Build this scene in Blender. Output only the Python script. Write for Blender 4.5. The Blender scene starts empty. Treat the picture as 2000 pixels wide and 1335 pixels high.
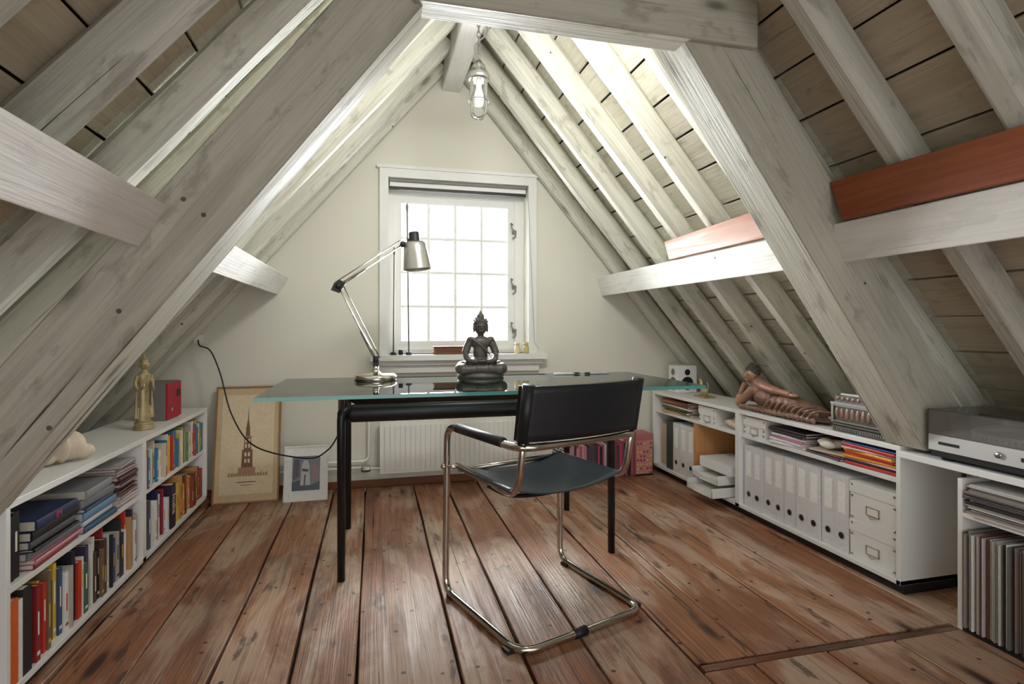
import bpy, math, random
from mathutils import Vector, Matrix, noise
random.seed(7)
R=random.random
def U(a,b): return a+(b-a)*random.random()
scene=bpy.context.scene
COL=scene.collection
try:
    scene.view_settings.view_transform='Standard'
    scene.view_settings.look='None'
except Exception: pass

def srgb(r,g,b):
    def f(c):
        c/=255.0
        return c/12.92 if c<=0.04045 else ((c+0.055)/1.055)**2.4
    return (f(r),f(g),f(b))

# ------------------------------------------------------------ materials
def newmat(name):
    m=bpy.data.materials.new(name); m.use_nodes=True
    nt=m.node_tree; b=nt.nodes.get('Principled BSDF')
    return m,nt,b
def basic(name,col,rough=0.5,metal=0.0,noise_amt=0.08,scale=20,coat=0,bump=0.0,spec=None):
    m,nt,b=newmat(name)
    N=nt.nodes;L=nt.links
    tc=N.new('ShaderNodeTexCoord'); nz=N.new('ShaderNodeTexNoise'); nz.inputs['Scale'].default_value=scale
    nz.inputs['Detail'].default_value=4
    L.new(tc.outputs['Object'],nz.inputs['Vector'])
    mx=N.new('ShaderNodeMix'); mx.data_type='RGBA'
    c=Vector(col)
    mx.inputs[6].default_value=(*(c*(1-noise_amt*1.5)),1); mx.inputs[7].default_value=(*[min(1,x) for x in c*(1+noise_amt)],1)
    L.new(nz.outputs['Fac'],mx.inputs[0]); L.new(mx.outputs[2],b.inputs['Base Color'])
    b.inputs['Roughness'].default_value=rough; b.inputs['Metallic'].default_value=metal
    if coat: b.inputs['Coat Weight'].default_value=coat
    if spec is not None: b.inputs['Specular IOR Level'].default_value=spec
    if bump:
        bp=N.new('ShaderNodeBump'); bp.inputs['Strength'].default_value=bump; bp.inputs['Distance'].default_value=0.01
        L.new(nz.outputs['Fac'],bp.inputs['Height']); L.new(bp.outputs[0],b.inputs['Normal'])
    return m
def attrmat(name,rough=0.5,metal=0.0):
    m,nt,b=newmat(name); N=nt.nodes;L=nt.links
    a=N.new('ShaderNodeAttribute'); a.attribute_name='Col'
    tc=N.new('ShaderNodeTexCoord'); nz=N.new('ShaderNodeTexNoise'); nz.inputs['Scale'].default_value=60
    L.new(tc.outputs['Object'],nz.inputs['Vector'])
    mr=N.new('ShaderNodeMapRange'); mr.inputs[3].default_value=0.85; mr.inputs[4].default_value=1.1
    L.new(nz.outputs['Fac'],mr.inputs[0])
    vm=N.new('ShaderNodeVectorMath'); vm.operation='SCALE'
    L.new(a.outputs['Color'],vm.inputs[0]); L.new(mr.outputs[0],vm.inputs['Scale'])
    L.new(vm.outputs[0],b.inputs['Base Color'])
    b.inputs['Roughness'].default_value=rough; b.inputs['Metallic'].default_value=metal
    return m
def woodmat(name,base,rough,layers,bump=0.3,spec=0.5,knots=None,holes=None,bscale=0.006):
    """layers: list of (scale(x,y,z), detail, distortion, lo, hi, amount, colour); grain runs along lc.x; tinted by Col"""
    m,nt,b=newmat(name); N=nt.nodes;L=nt.links
    a=N.new('ShaderNodeAttribute'); a.attribute_name='lc'
    col=N.new('ShaderNodeAttribute'); col.attribute_name='Col'
    def mapped(s,off=0):
        mp=N.new('ShaderNodeMapping'); mp.inputs['Scale'].default_value=s; mp.inputs['Location'].default_value=(off,off*1.7,off*0.6)
        L.new(a.outputs['Vector'],mp.inputs['Vector']); return mp
    def ramp(src,p0,p1,v0=0,v1=1):
        r=N.new('ShaderNodeMapRange'); r.inputs[1].default_value=p0; r.inputs[2].default_value=p1
        r.inputs[3].default_value=v0; r.inputs[4].default_value=v1; r.interpolation_type='SMOOTHSTEP'
        L.new(src,r.inputs[0]); return r.outputs[0]
    def mix(f,c1,c2):
        mx=N.new('ShaderNodeMix'); mx.data_type='RGBA'
        L.new(f,mx.inputs[0])
        for i,c in ((6,c1),(7,c2)):
            if isinstance(c,tuple): mx.inputs[i].default_value=(*c,1)
            else: L.new(c,mx.inputs[i])
        return mx.outputs[2]
    c=base; hs=[]
    for k,(s,det,dist,lo,hi,am,cc) in enumerate(layers):
        mp=mapped(s,k*3.1); n=N.new('ShaderNodeTexNoise'); n.inputs['Scale'].default_value=1; n.inputs['Detail'].default_value=det
        n.inputs['Distortion'].default_value=dist; n.inputs['Roughness'].default_value=0.62
        L.new(mp.outputs[0],n.inputs['Vector'])
        f=ramp(n.outputs['Fac'],lo,hi,0,am); c=mix(f,c,cc); hs.append((n.outputs['Fac'],f))
    if knots:
        sc,r0,r1,am,cc,halo=knots
        mp=mapped(sc); vo=N.new('ShaderNodeTexVoronoi'); vo.inputs['Scale'].default_value=1
        L.new(mp.outputs[0],vo.inputs['Vector'])
        c=mix(ramp(vo.outputs['Distance'],r0,r1*1.8,am*0.6,0),c,halo)
        c=mix(ramp(vo.outputs['Distance'],r0,r1,am,0),c,cc)
    if holes:
        sc,r1,cc=holes
        mp=mapped(sc,5); vo=N.new('ShaderNodeTexVoronoi'); vo.inputs['Scale'].default_value=1
        L.new(mp.outputs[0],vo.inputs['Vector'])
        c=mix(ramp(vo.outputs['Distance'],r1*0.7,r1,0.85,0),c,cc)
    vm=N.new('ShaderNodeVectorMath'); vm.operation='MULTIPLY'
    L.new(c,vm.inputs[0]); L.new(col.outputs['Color'],vm.inputs[1])
    L.new(vm.outputs[0],b.inputs['Base Color'])
    rr=ramp(hs[1][0],0.3,0.75,rough-0.08,rough+0.16); L.new(rr,b.inputs['Roughness'])
    b.inputs['Specular IOR Level'].default_value=spec
    bp=N.new('ShaderNodeBump'); bp.inputs['Strength'].default_value=bump; bp.inputs['Distance'].default_value=bscale
    sb=N.new('ShaderNodeMath'); sb.operation='SUBTRACT'; L.new(hs[0][0],sb.inputs[0]); L.new(hs[-1][1],sb.inputs[1])
    L.new(sb.outputs[0],bp.inputs['Height']); L.new(bp.outputs[0],b.inputs['Normal'])
    return m
def painted(name,base,dark,k=1.0,crackamt=0.8,knotam=0.5,rough=0.55):
    dd=tuple(x*0.18 for x in dark)
    return woodmat(name,base,rough,[((3,110,110),6,0.3,0.40,0.75,0.34*k,dark),((1.2,12,12),5,0.8,0.48,0.72,0.38*k,dark),((7,16,16),6,0.2,0.56,0.66,0.45*k,dark),((0.8,75,75),3,0.5,0.685,0.72,crackamt*0.6,dd),((0.35,22,22),4,1.2,0.675,0.692,crackamt,dd)],0.55,0.4,((2.2,6,6),0.04,0.13,knotam,tuple(x*0.5 for x in dark),dark),((6,6,6),0.045,dd))
def glassmix(name,tint,gloss_rough=0.0,ior=1.5,extra=0.0,haze=0.0):
    m,nt,b=newmat(name); N=nt.nodes;L=nt.links
    N.remove(b); out=[n for n in N if n.type=='OUTPUT_MATERIAL'][0]
    t=N.new('ShaderNodeBsdfTransparent'); t.inputs[0].default_value=(*tint,1)
    g=N.new('ShaderNodeBsdfGlossy'); g.inputs['Roughness'].default_value=gloss_rough
    fr=N.new('ShaderNodeFresnel'); fr.inputs[0].default_value=ior
    ad=N.new('ShaderNodeMath'); ad.operation='ADD'; ad.inputs[1].default_value=extra; ad.use_clamp=True
    L.new(fr.outputs[0],ad.inputs[0])
    base=t.outputs[0]
    if haze:
        df=N.new('ShaderNodeBsdfDiffuse'); df.inputs[0].default_value=(0.75,0.74,0.72,1)
        m2=N.new('ShaderNodeMixShader'); m2.inputs[0].default_value=haze
        L.new(t.outputs[0],m2.inputs[1]); L.new(df.outputs[0],m2.inputs[2]); base=m2.outputs[0]
    mx=N.new('ShaderNodeMixShader'); L.new(ad.outputs[0],mx.inputs[0]); L.new(base,mx.inputs[1]); L.new(g.outputs[0],mx.inputs[2])
    L.new(mx.outputs[0],out.inputs[0]); return m

M_beam=painted('painted_beam_wood',srgb(224,223,211),srgb(146,142,128),1.0,0.9,0.6)
M_truss=painted('painted_truss_wood',srgb(190,187,172),srgb(124,117,102),1.0,0.9,0.8)
M_white=painted('white_painted_wood',srgb(240,239,235),srgb(198,195,188),0.6,0.35,0.15)
M_board=painted('painted_board_wood',srgb(233,230,216),srgb(174,164,144),1.0,0.3,0.3)
M_floor=woodmat('old_pine_floor',srgb(174,118,82),0.38,[
  ((2.5,120,120),6,0.2,0.36,0.72,0.7,srgb(106,64,42)),
  ((0.9,16,16),5,1.2,0.46,0.72,0.55,srgb(118,72,48)),
  ((1.6,4,4),6,0.6,0.44,0.60,0.62,srgb(212,184,160)),
  ((3.0,60,60),6,0.3,0.52,0.66,0.55,srgb(102,68,50)),
  ((1.1,3.0,3.0),6,0.4,0.56,0.68,0.65,srgb(88,56,42)),
  ((5,18,18),7,0.2,0.59,0.67,0.75,srgb(66,44,34)),
  ((0.45,60,60),4,0.6,0.65,0.675,0.9,srgb(38,24,18))],0.6,0.45,
  ((1.4,5.5,5.5),0.06,0.13,0.9,srgb(56,34,24),srgb(112,66,42)),((14,14,14),0.12,srgb(34,20,14)),0.005)
M_brown=woodmat('varnished_brown_wood',srgb(178,116,68),0.45,[((2,60,60),5,0.6,0.4,0.7,0.5,srgb(130,76,42)),((1,9,9),5,1.5,0.45,0.65,0.6,srgb(146,86,48)),((2,30,30),4,0.6,0.6,0.7,0.5,srgb(106,60,34))],0.1,0.4,((2,5,5),0.05,0.15,0.5,srgb(104,56,30),srgb(146,86,48)))
M_lightwood=woodmat('beech_wood',srgb(205,150,95),0.5,[((2,60,60),5,0.3,0.4,0.7,0.3,srgb(170,115,70)),((1,9,9),5,0.5,0.45,0.65,0.3,srgb(180,125,75))],0.1)
M_wall=basic('wall_plaster',srgb(220,218,205),0.85,0,0.02,3)
M_lacquer=basic('white_lacquer',srgb(234,234,231),0.4,0,0.01,4)
M_frame=basic('window_paint',srgb(226,226,223),0.5,0,0.01,5)
M_black=basic('black_metal',srgb(28,30,32),0.35,0.3,0.05)
M_blackpl=basic('black_plastic',srgb(24,24,26),0.5)
M_leather=basic('black_leather',srgb(26,30,34),0.45,0,0.12,60,bump=0.08)
M_seat=basic('seat_leather',srgb(62,70,78),0.30,0,0.12,60,bump=0.08)  # lighter and bluer than the back: window reflection mixed into the colour
M_chrome=basic('chrome',srgb(205,200,192),0.12,1.0,0.02)
M_steel=basic('brushed_steel',srgb(190,190,188),0.3,1.0,0.04)
M_silver=basic('silver_painted_plastic',srgb(202,202,200),0.4,0.0,0.02)
M_dark=basic('dark_void',srgb(40,34,28),0.9)
M_attr=attrmat('book_cloth',0.55)
M_attrg=attrmat('glossy_print',0.3)
M_bronze=basic('dark_bronze',srgb(88,84,78),0.45,0.35,0.35,30,bump=0.3)
M_gold=basic('aged_gold',srgb(186,170,128),0.42,0.5,0.3,40,bump=0.3)
M_brz2=basic('copper_brown_bronze',srgb(150,118,102),0.42,0.4,0.45,25,bump=0.2)
M_skin=basic('copper_face',srgb(176,136,116),0.42,0.25,0.25,20)
M_shell=basic('pale_stone',srgb(222,208,186),0.6,0,0.15,18,bump=0.2)
M_rad=basic('radiator_enamel',srgb(236,234,226),0.4,0,0.01)
M_paper=basic('paper',srgb(235,232,222),0.8,0,0.03,30)
M_glass=glassmix('clear_glass',(0.97,0.98,0.98),0,1.45)
M_tglass=glassmix('table_glass',(0.93,0.975,0.968),0.0,1.5,0.07)
M_cover=glassmix('clear_acrylic_haze',(0.96,0.96,0.955),0.02,1.4,0.0,0.16)
M_edge=basic('glass_edge_green',srgb(84,156,146),0.15,0,0.1,8,spec=0.8)
M_red=basic('red_speaker_cloth',srgb(165,30,50),0.7,0,0.1,80)
M_grey=basic('grey_plastic',srgb(120,118,114),0.5)
M_platter=basic('platter_mat',srgb(150,149,146),0.5)
M_bulb=basic('frosted_bulb',srgb(245,243,238),0.3)

# ------------------------------------------------------------ mesh builder
class MB:
    def __init__(s): s.v=[];s.f=[];s.m=[];s.c=[];s.l=[];s.sm=[];s.mats=[];s.M=Matrix.Identity(4)
    def mi(s,mat):
        if mat not in s.mats: s.mats.append(mat)
        return s.mats.index(mat)
    def add(s,verts,faces,mat,col=(1,1,1),M=None,lc=None,smooth=False):
        off=len(s.v); T=s.M@M if M is not None else s.M
        for v in verts: s.v.append(T@Vector(v))
        lcs=lc or verts; r=Vector((U(-20,20),U(-20,20),U(-20,20))); k=s.mi(mat)
        for f in faces:
            s.f.append([i+off for i in f]); s.m.append(k); s.c.append(col); s.sm.append(smooth)
            s.l.append([Vector(lcs[i])+r for i in f])
    def box(s,lo,hi,mat,col=(1,1,1),M=None):
        x0,y0,z0=lo;x1,y1,z1=hi
        if x0>x1:x0,x1=x1,x0
        if y0>y1:y0,y1=y1,y0
        if z0>z1:z0,z1=z1,z0
        v=[(x0,y0,z0),(x1,y0,z0),(x1,y1,z0),(x0,y1,z0),(x0,y0,z1),(x1,y0,z1),(x1,y1,z1),(x0,y1,z1)]
        f=[(0,3,2,1),(4,5,6,7),(0,1,5,4),(1,2,6,5),(2,3,7,6),(3,0,4,7)]
        d=[x1-x0,y1-y0,z1-z0]; k=d.index(max(d)); o=[k]+[i for i in range(3) if i!=k]
        s.add(v,f,mat,col,M,lc=[tuple(p[i] for i in o) for p in v])
    def prism(s,poly,y0,y1,mat,col=(1,1,1),M=None):
        """poly in XZ (ccw seen from -Y) extruded along y"""
        n=len(poly); v=[(x,y0,z) for x,z in poly]+[(x,y1,z) for x,z in poly]
        f=[tuple(range(n)),tuple(range(2*n-1,n-1,-1))]+[(i,i+n,(i+1)%n+n,(i+1)%n) for i in range(n)]
        s.add(v,f,mat,col,M)
    def beam(s,p0,p1,w,h,up,mat,col=(1,1,1),ch=0.2,jit=0.0,step=0.12,smooth=False):
        """w = size across 'side', h = size along up"""
        p0=Vector(p0);p1=Vector(p1);d=(p1-p0);L=d.length;x=d/L
        z=Vector(up);z=(z-x*z.dot(x)).normalized();y=z.cross(x)
        c=min(w,h)*ch
        a=w/2;b=h/2
        sec=[(-a+c,-b),(a-c,-b),(a,-b+c),(a,b-c),(a-c,b),(-a+c,b),(-a,b-c),(-a,-b+c)]
        n=max(2,int(L/step)+1) if jit else 2
        vs=[];lc=[];sd=U(0,100)
        for i in range(n):
            t=L*i/(n-1)
            bow=Vector((noise.noise((sd,t*0.8,0)),noise.noise((sd+9,t*0.8,3))))*jit*1.0
            for k,(yy,zz) in enumerate(sec):
                j=1+jit*6*noise.noise((sd+k*2.3,t*2.2,k))
                Y=yy*j+bow.x; Z=zz*j+bow.y
                vs.append(p0+x*t+y*Y+z*Z); lc.append((t,yy,zz))
        f=[]
        for i in range(n-1):
            for k in range(8):
                f.append((i*8+k,i*8+(k+1)%8,(i+1)*8+(k+1)%8,(i+1)*8+k))
        f.append(tuple(range(7,-1,-1))); f.append(tuple(range((n-1)*8,n*8)))
        s.add(vs,f,mat,col,None,lc,smooth)
    def tube(s,path,r,mat,col=(1,1,1),seg=12,closed=False,M=None,sx=1.0,sy=1.0):
        P=[Vector(p) for p in path]; n=len(P)
        rr=r if isinstance(r,(list,tuple)) else [r]*n
        vs=[];f=[]; prev=None
        for i in range(n):
            if closed: t=(P[(i+1)%n]-P[i-1])
            else: t=P[min(i+1,n-1)]-P[max(i-1,0)]
            t.normalize()
            if prev is None:
                a=Vector((0,0,1)) if abs(t.z)<0.9 else Vector((1,0,0))
                u=t.cross(a).normalized()
            else:
                u=(prev-t*prev.dot(t)).normalized()
            prev=u; w=t.cross(u)
            for k in range(seg):
                an=2*math.pi*k/seg
                vs.append(P[i]+(u*math.cos(an)*sx+w*math.sin(an)*sy)*rr[i])
        m=n if closed else n-1
        for i in range(m):
            for k in range(seg):
                f.append((i*seg+k,i*seg+(k+1)%seg,((i+1)%n)*seg+(k+1)%seg,((i+1)%n)*seg+k))
        if not closed:
            f.append(tuple(range(seg-1,-1,-1))); f.append(tuple(range((n-1)*seg,n*seg)))
        s.add(vs,f,mat,col,M,smooth=True)
    def lathe(s,prof,mat,col=(1,1,1),n=28,M=None,smooth=True):
        vs=[];f=[]
        for r,z in prof:
            for k in range(n):
                a=2*math.pi*k/n; vs.append((max(r,1e-5)*math.cos(a),max(r,1e-5)*math.sin(a),z))
        for i in range(len(prof)-1):
            for k in range(n):
                f.append((i*n+k,i*n+(k+1)%n,(i+1)*n+(k+1)%n,(i+1)*n+k))
        s.add(vs,f,mat,col,M,smooth=smooth)
    def ell(s,c,r,mat,col=(1,1,1),M=None,n=16):
        if not isinstance(r,(tuple,list)): r=(r,r,r)
        vs=[];f=[];m=n//2+2
        for i in range(m+1):
            th=math.pi*i/m
            for k in range(n):
                a=2*math.pi*k/n; q=max(math.sin(th),1e-4)
                vs.append((c[0]+r[0]*q*math.cos(a),c[1]+r[1]*q*math.sin(a),c[2]-r[2]*math.cos(th)))
        for i in range(m):
            for k in range(n):
                f.append((i*n+k,i*n+(k+1)%n,(i+1)*n+(k+1)%n,(i+1)*n+k))
        s.add(vs,f,mat,col,M,smooth=True)
    def surf(s,fn,nu,nv,mat,col=(1,1,1),M=None):
        vs=[fn(i/nu,j/nv) for i in range(nu+1) for j in range(nv+1)]
        f=[(i*(nv+1)+j,(i+1)*(nv+1)+j,(i+1)*(nv+1)+j+1,i*(nv+1)+j+1) for i in range(nu) for j in range(nv)]
        s.add(vs,f,mat,col,M,smooth=True)
    def done(s,name,parent=None,bevel=0,solid=0,remesh=0,smoothit=0,origin=None):
        me=bpy.data.meshes.new(name)
        o=Vector((0,0,0))
        if s.v:
            lo=Vector([min(v[i] for v in s.v) for i in range(3)]);hi=Vector([max(v[i] for v in s.v) for i in range(3)])
            o=Vector(((lo.x+hi.x)/2,(lo.y+hi.y)/2,lo.z))
        if parent is not None: o=Vector(parent.location)
        me.from_pydata([tuple(v-o) for v in s.v],[],s.f)
        for m in s.mats: me.materials.append(m)
        me.polygons.foreach_set('material_index',s.m)
        me.polygons.foreach_set('use_smooth',s.sm)
        ca=me.attributes.new('Col','FLOAT_COLOR','CORNER'); la=me.attributes.new('lc','FLOAT_VECTOR','CORNER')
        cd=[];ld=[]
        for i,f in enumerate(s.f):
            for k in range(len(f)):
                cd.extend((*s.c[i],1.0)); ld.extend(s.l[i][k])
        ca.data.foreach_set('color',cd); la.data.foreach_set('vector',ld)
        me.update()
        ob=bpy.data.objects.new(name,me); COL.objects.link(ob)
        if parent is not None: ob.parent=parent
        else: ob.location=o
        if remesh:
            md=ob.modifiers.new('r','REMESH'); md.mode='VOXEL'; md.voxel_size=remesh; md.use_smooth_shade=True
            sm=ob.modifiers.new('s','SMOOTH'); sm.iterations=smoothit or 3; sm.factor=0.5
        if solid:
            md=ob.modifiers.new('so','SOLIDIFY'); md.thickness=solid; md.offset=0
        if bevel:
            md=ob.modifiers.new('b','BEVEL'); md.width=bevel; md.segments=2; md.limit_method='ANGLE'; md.angle_limit=math.radians(50)
        return ob
def empty(name,loc):
    e=bpy.data.objects.new(name,None); e.location=loc; e.empty_display_size=0.1; COL.objects.link(e); return e
def fillet(pts,r,n=6,closed=False):
    P=[Vector(p) for p in pts];out=[];N_=len(P)
    rng=range(N_)
    for i in rng:
        if not closed and i in (0,N_-1): out.append(P[i]); continue
        a=P[i-1];b=P[i];c=P[(i+1)%N_]
        d1=(a-b);d2=(c-b); rr=r[i] if isinstance(r,(list,tuple)) else r
        q=min(rr,d1.length*0.48,d2.length*0.48)
        s0=b+d1.normalized()*q; s1=b+d2.normalized()*q
        for k in range(n+1):
            t=k/n; out.append(s0*(1-t)**2+b*2*t*(1-t)+s1*t*t)
    return out
def smoothpath(pts,n=8):
    P=[Vector(p) for p in pts];out=[]
    for i in range(len(P)-1):
        p0=P[max(i-1,0)];p1=P[i];p2=P[i+1];p3=P[min(i+2,len(P)-1)]
        for k in range(n):
            t=k/n
            out.append(0.5*((2*p1)+(p2-p0)*t+(2*p0-5*p1+4*p2-p3)*t*t+(-p0+3*p1-3*p2+p3)*t**3))
    out.append(P[-1]); return out
def RZ(a): return Matrix.Rotation(math.radians(a),4,'Z')
def RY(a): return Matrix.Rotation(math.radians(a),4,'Y')
def RX(a): return Matrix.Rotation(math.radians(a),4,'X')
def T(x,y,z): return Matrix.Translation((x,y,z))

# ------------------------------------------------------------ room dims
YW=3.60; YB=-1.6; CX=0.49; ZA=2.69; SL=1.17
ANG=math.atan(SL); sA,cA=math.sin(ANG),math.cos(ANG)

# floor
b=MB()
seams=[-2.2,-1.95,-1.68,-1.42,-1.16,-0.90,-0.69,-0.4536,-0.237,-0.049,0.244,0.447,0.649,0.93,1.14,1.40,1.65,1.90,2.16,2.42,2.7,3.1]
def plank(x0,x1,y0,y1):
    t=U(0.80,1.14); w=U(-0.03,0.08)
    n=int((y1-y0)/0.15)+1; g0=U(0.002,0.006); g1=U(0.002,0.006); zt=U(-0.0025,0.0015)
    vs=[];lc=[];f=[];sd=U(0,99)
    for i in range(n+1):
        y=y0+(y1-y0)*i/n
        a=x0+g0+0.006*noise.noise((sd,y*1.5,0)); c=x1-g1+0.006*noise.noise((sd+7,y*1.5,3))
        for p in((a,y,-0.03),(a,y,zt-0.003),(a+0.003,y,zt),(c-0.003,y,zt),(c,y,zt-0.003),(c,y,-0.03)):
            vs.append(p); lc.append((p[1],p[0],p[2]))
    for i in range(n):
        for k in range(5): f.append((i*6+k,i*6+k+1,(i+1)*6+k+1,(i+1)*6+k)[::-1])
    f.append((0,1,2,3,4,5)); f.append(tuple(n*6+k for k in(5,4,3,2,1,0)))
    b.add(vs,f,M_floor,(t,t*(1+w),t*(1+w*1.5)),None,lc)
for i in range(len(seams)-1):
    x0,x1=seams[i],seams[i+1]
    if x0>=0.92 and x1<1.95: plank(x0,x1,1.464,YW)
    else: plank(x0,x1,YB,YW)
for x0,x1 in((0.93,1.10),(1.10,1.36),(1.36,1.62),(1.62,1.90)):
    plank(x0,x1,YB,1.422)
b.beam((0.94,1.444,-0.0162),(1.89,1.441,-0.0162),0.028,0.03,(0,0,1),M_floor,(0.5,0.45,0.42),0.15,0.004)
b.box((-2.2,YB,-0.08),(3.1,YW+0.25,-0.031),M_dark)
b.done('floor')

# wall (gable) with window opening
wx0,wx1,wz0,wz1=0.09,1.01,0.83,1.955
b=MB()
b.box((-2.3,YW,-0.08),(wx0,YW+0.25,3.1),M_wall)
b.box((wx1,YW,-0.08),(3.3,YW+0.25,3.1),M_wall)
b.box((wx0,YW,-0.08),(wx1,YW+0.25,wz0),M_wall)
b.box((wx0,YW,wz1),(wx1,YW+0.25,3.1),M_wall)
b.done('wall_back')

# sloped ceiling boards
b=MB()
off=0.112/sA
BW=0.185
slope_len=3.9
for side in(-1,1):
    O=Vector((CX,0,ZA+off*SL)); d=Vector((side*cA,0,-sA)); nrm=Vector((side*sA,0,cA))
    k=0;uu=0
    while uu<slope_len:
        w=BW*U(0.9,1.1)
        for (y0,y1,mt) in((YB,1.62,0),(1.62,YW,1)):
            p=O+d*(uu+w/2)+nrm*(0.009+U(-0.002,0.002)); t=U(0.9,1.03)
            col=(t,t,t*0.98) if mt else (t*0.84,t*0.77,t*0.68)  # near bays tinted beige-brown: their shadow is put into the board colour
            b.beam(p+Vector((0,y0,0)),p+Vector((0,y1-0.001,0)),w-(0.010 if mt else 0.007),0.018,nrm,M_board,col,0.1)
        uu+=w
    p=O+d*(slope_len/2)+nrm*0.05
    b.beam(p+Vector((0,YB,0)),p+Vector((0,YW+0.25,0)),slope_len+0.3,0.03,nrm,M_dark)
b.done('ceiling')

# rafters
b=MB()
RY_=[3.545,3.24,2.92,2.60,2.28,1.96,1.66,1.33,1.0,0.68,0.36,0.0,-0.4,-0.8,-1.2]
for side in(-1,1):
    d=Vector((side*cA,0,-sA)); nrm=Vector((side*sA,0,cA))
    for y in RY_:
        w=U(0.076,0.096) if y<3.5 else 0.09
        O=Vector((CX,y,ZA))+nrm*0.052
        yy=U(-0.015,0.015) if y<3.5 else 0
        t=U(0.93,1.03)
        if y<1.5: t*=0.84  # rafters before the truss toned down, shade carried by the tint
        b.beam(O+d*0.06,O+d*3.5+Vector((0,yy,0)),w,0.104,nrm,M_beam,(t,t,t*0.985),0.24,0.013 if y<3.5 else 0.004,0.09)
b.done('roof_rafters')

# ridge beam, purlins, truss
b=MB(); b.beam((CX,YB,2.63),(CX,YW,2.63),0.12,0.18,(0,0,1),M_white,(0.95,0.95,0.94),0.06,0.003); b.done('ridge_beam')
b=MB(); b.prism([(-0.565,1.20),(-0.50,1.305),(-0.66,1.395),(-0.74,1.29)],YB,YW,M_white)
for l in range(len(b.l)): b.l[l]=[Vector((v.y,v.x,v.z)) for v in b.l[l]]
b.done('purlin',bevel=0.004)
b=MB(); b.prism([(1.546,1.222),(1.69,1.262),(1.655,1.385),(1.508,1.35)],YB,YW,M_white)
for l in range(len(b.l)): b.l[l]=[Vector((v.y,v.x,v.z)) for v in b.l[l]]
b.done('purlin',bevel=0.004)
# truss
b=MB()
YT=1.55;YT2=1.71;ym=(YT+YT2)/2
def legx(Z,side): return 0.103-(1.86-Z)/1.3 if side<0 else 0.968+(1.87-Z)/1.4
for side in(-1,1):
    hw=0.225 if side<0 else 0.27; sl=1.3 if side<0 else 1.4
    an=math.atan(sl); per=hw*math.sin(an)
    z0=0.30 if side<0 else 0.60; z1=2.08
    c0=legx(z0,side)+side*hw/2; c1=legx(z1,side)+side*hw/2
    if side<0: b.beam((c0,ym,z0),(c1,ym,z1),YT2-YT,per,(-1,0,0.6),M_truss,(1,1,1),0.03,0.0022,0.15)
    else:
        pts=[(legx(0.562,1),0.562),(legx(0.562,1)+hw,0.562),(legx(z1,1)+hw,z1),(legx(z1,1),z1)]
        D=Vector((legx(z1,1)-legx(0.562,1),0,z1-0.562)).normalized()
        v=[(x,YT,z) for x,z in pts]+[(x,YT2,z) for x,z in pts]
        lc=[(Vector(p).dot(D),Vector(p).dot(Vector((D.z,0,-D.x))),p[1]) for p in v]
        b.add(v,[(0,1,2,3),(7,6,5,4),(0,4,5,1),(1,5,6,2),(2,6,7,3),(3,7,4,0)],M_truss,(1,1,1),None,lc)
b.box((0.105,YT-0.025,1.897),(1.195,YT+0.07,2.09),M_truss)
b.done('roof_truss',bevel=0.006)
# varnished plank on purlin
b=MB()
def plk(y0,y1,zt0,zt1,tint):
    x0,x1=1.488,1.506
    v=[(x0,y0,1.354),(x1,y0,1.354),(x1,y1-0.05,1.354),(x0,y1-0.05,1.354),(x0,y0,zt0),(x1,y0,zt0),(x1,y1+ -0.0,zt1),(x0,y1,zt1)]
    b.add(v,[(0,3,2,1),(4,5,6,7),(0,1,5,4),(1,2,6,5),(2,3,7,6),(3,0,4,7)],M_brown,tint,None,[(p[1],p[2],p[0]) for p in v])
plk(1.76,2.64,1.475,1.455,(0.78,0.64,0.5))
b.done('wooden_plank',bevel=0.002)
b=MB(); plk(0.5,1.545,1.47,1.49,(0.68,0.42,0.3)); b.done('wooden_plank',bevel=0.002)

# ------------------------------------------------------------ window
b=MB()
F=M_frame
for lo,hi in (((0.035,YW-0.025,0.83),(0.09,YW,1.955)),((1.01,YW-0.025,0.83),(1.065,YW,1.955)),((0.035,YW-0.025,1.955),(1.065,YW,2.01))):
    b.box(lo,hi,F)
b.box((0.02,YW-0.035,2.01),(1.08,YW,2.03),F)
yf=YW+0.12
b.box((0.09,yf-0.02,0.86),(0.125,yf+0.05,1.87),F); b.box((0.945,yf-0.02,0.86),(1.01,yf+0.05,1.87),F)
b.box((0.09,yf-0.02,1.87),(1.01,yf+0.05,1.955),F); b.box((0.09,yf-0.02,0.83),(1.01,yf+0.05,0.86),F)
sx0,sx1,sz0,sz1=0.125,0.945,0.86,1.87
b.box((sx0,yf-0.01,sz0),(sx0+0.05,yf+0.03,sz1),F); b.box((sx1-0.05,yf-0.01,sz0),(sx1,yf+0.03,sz1),F)
b.box((sx0+0.05,yf-0.01,sz1-0.05),(sx1-0.05,yf+0.03,sz1),F); b.box((sx0+0.05,yf-0.01,sz0),(sx1-0.05,yf+0.03,sz0+0.055),F)
for i in range(1,4):
    x=sx0+0.05+(sx1-sx0-0.1)*i/4; b.box((x-0.009,yf,sz0+0.05),(x+0.009,yf+0.022,sz1-0.05),F)
for i in range(1,4):
    z=sz0+0.055+(sz1-sz0-0.105)*i/4+0.0; b.box((sx0+0.05,yf+0.002,z-0.009),(sx1-0.05,yf+0.02,z+0.009),F)
b.box((sx0+0.03,yf+0.009,sz0+0.03),(sx1-0.03,yf+0.012,sz1-0.03),M_glass)
b.box((-0.02,YW-0.09,0.795),(1.12,YW+0.10,0.83),F); b.box((0.0,YW-0.055,0.765),(1.10,YW,0.795),F); b.box((0.02,YW-0.03,0.715),(1.08,YW,0.765),F)
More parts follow.
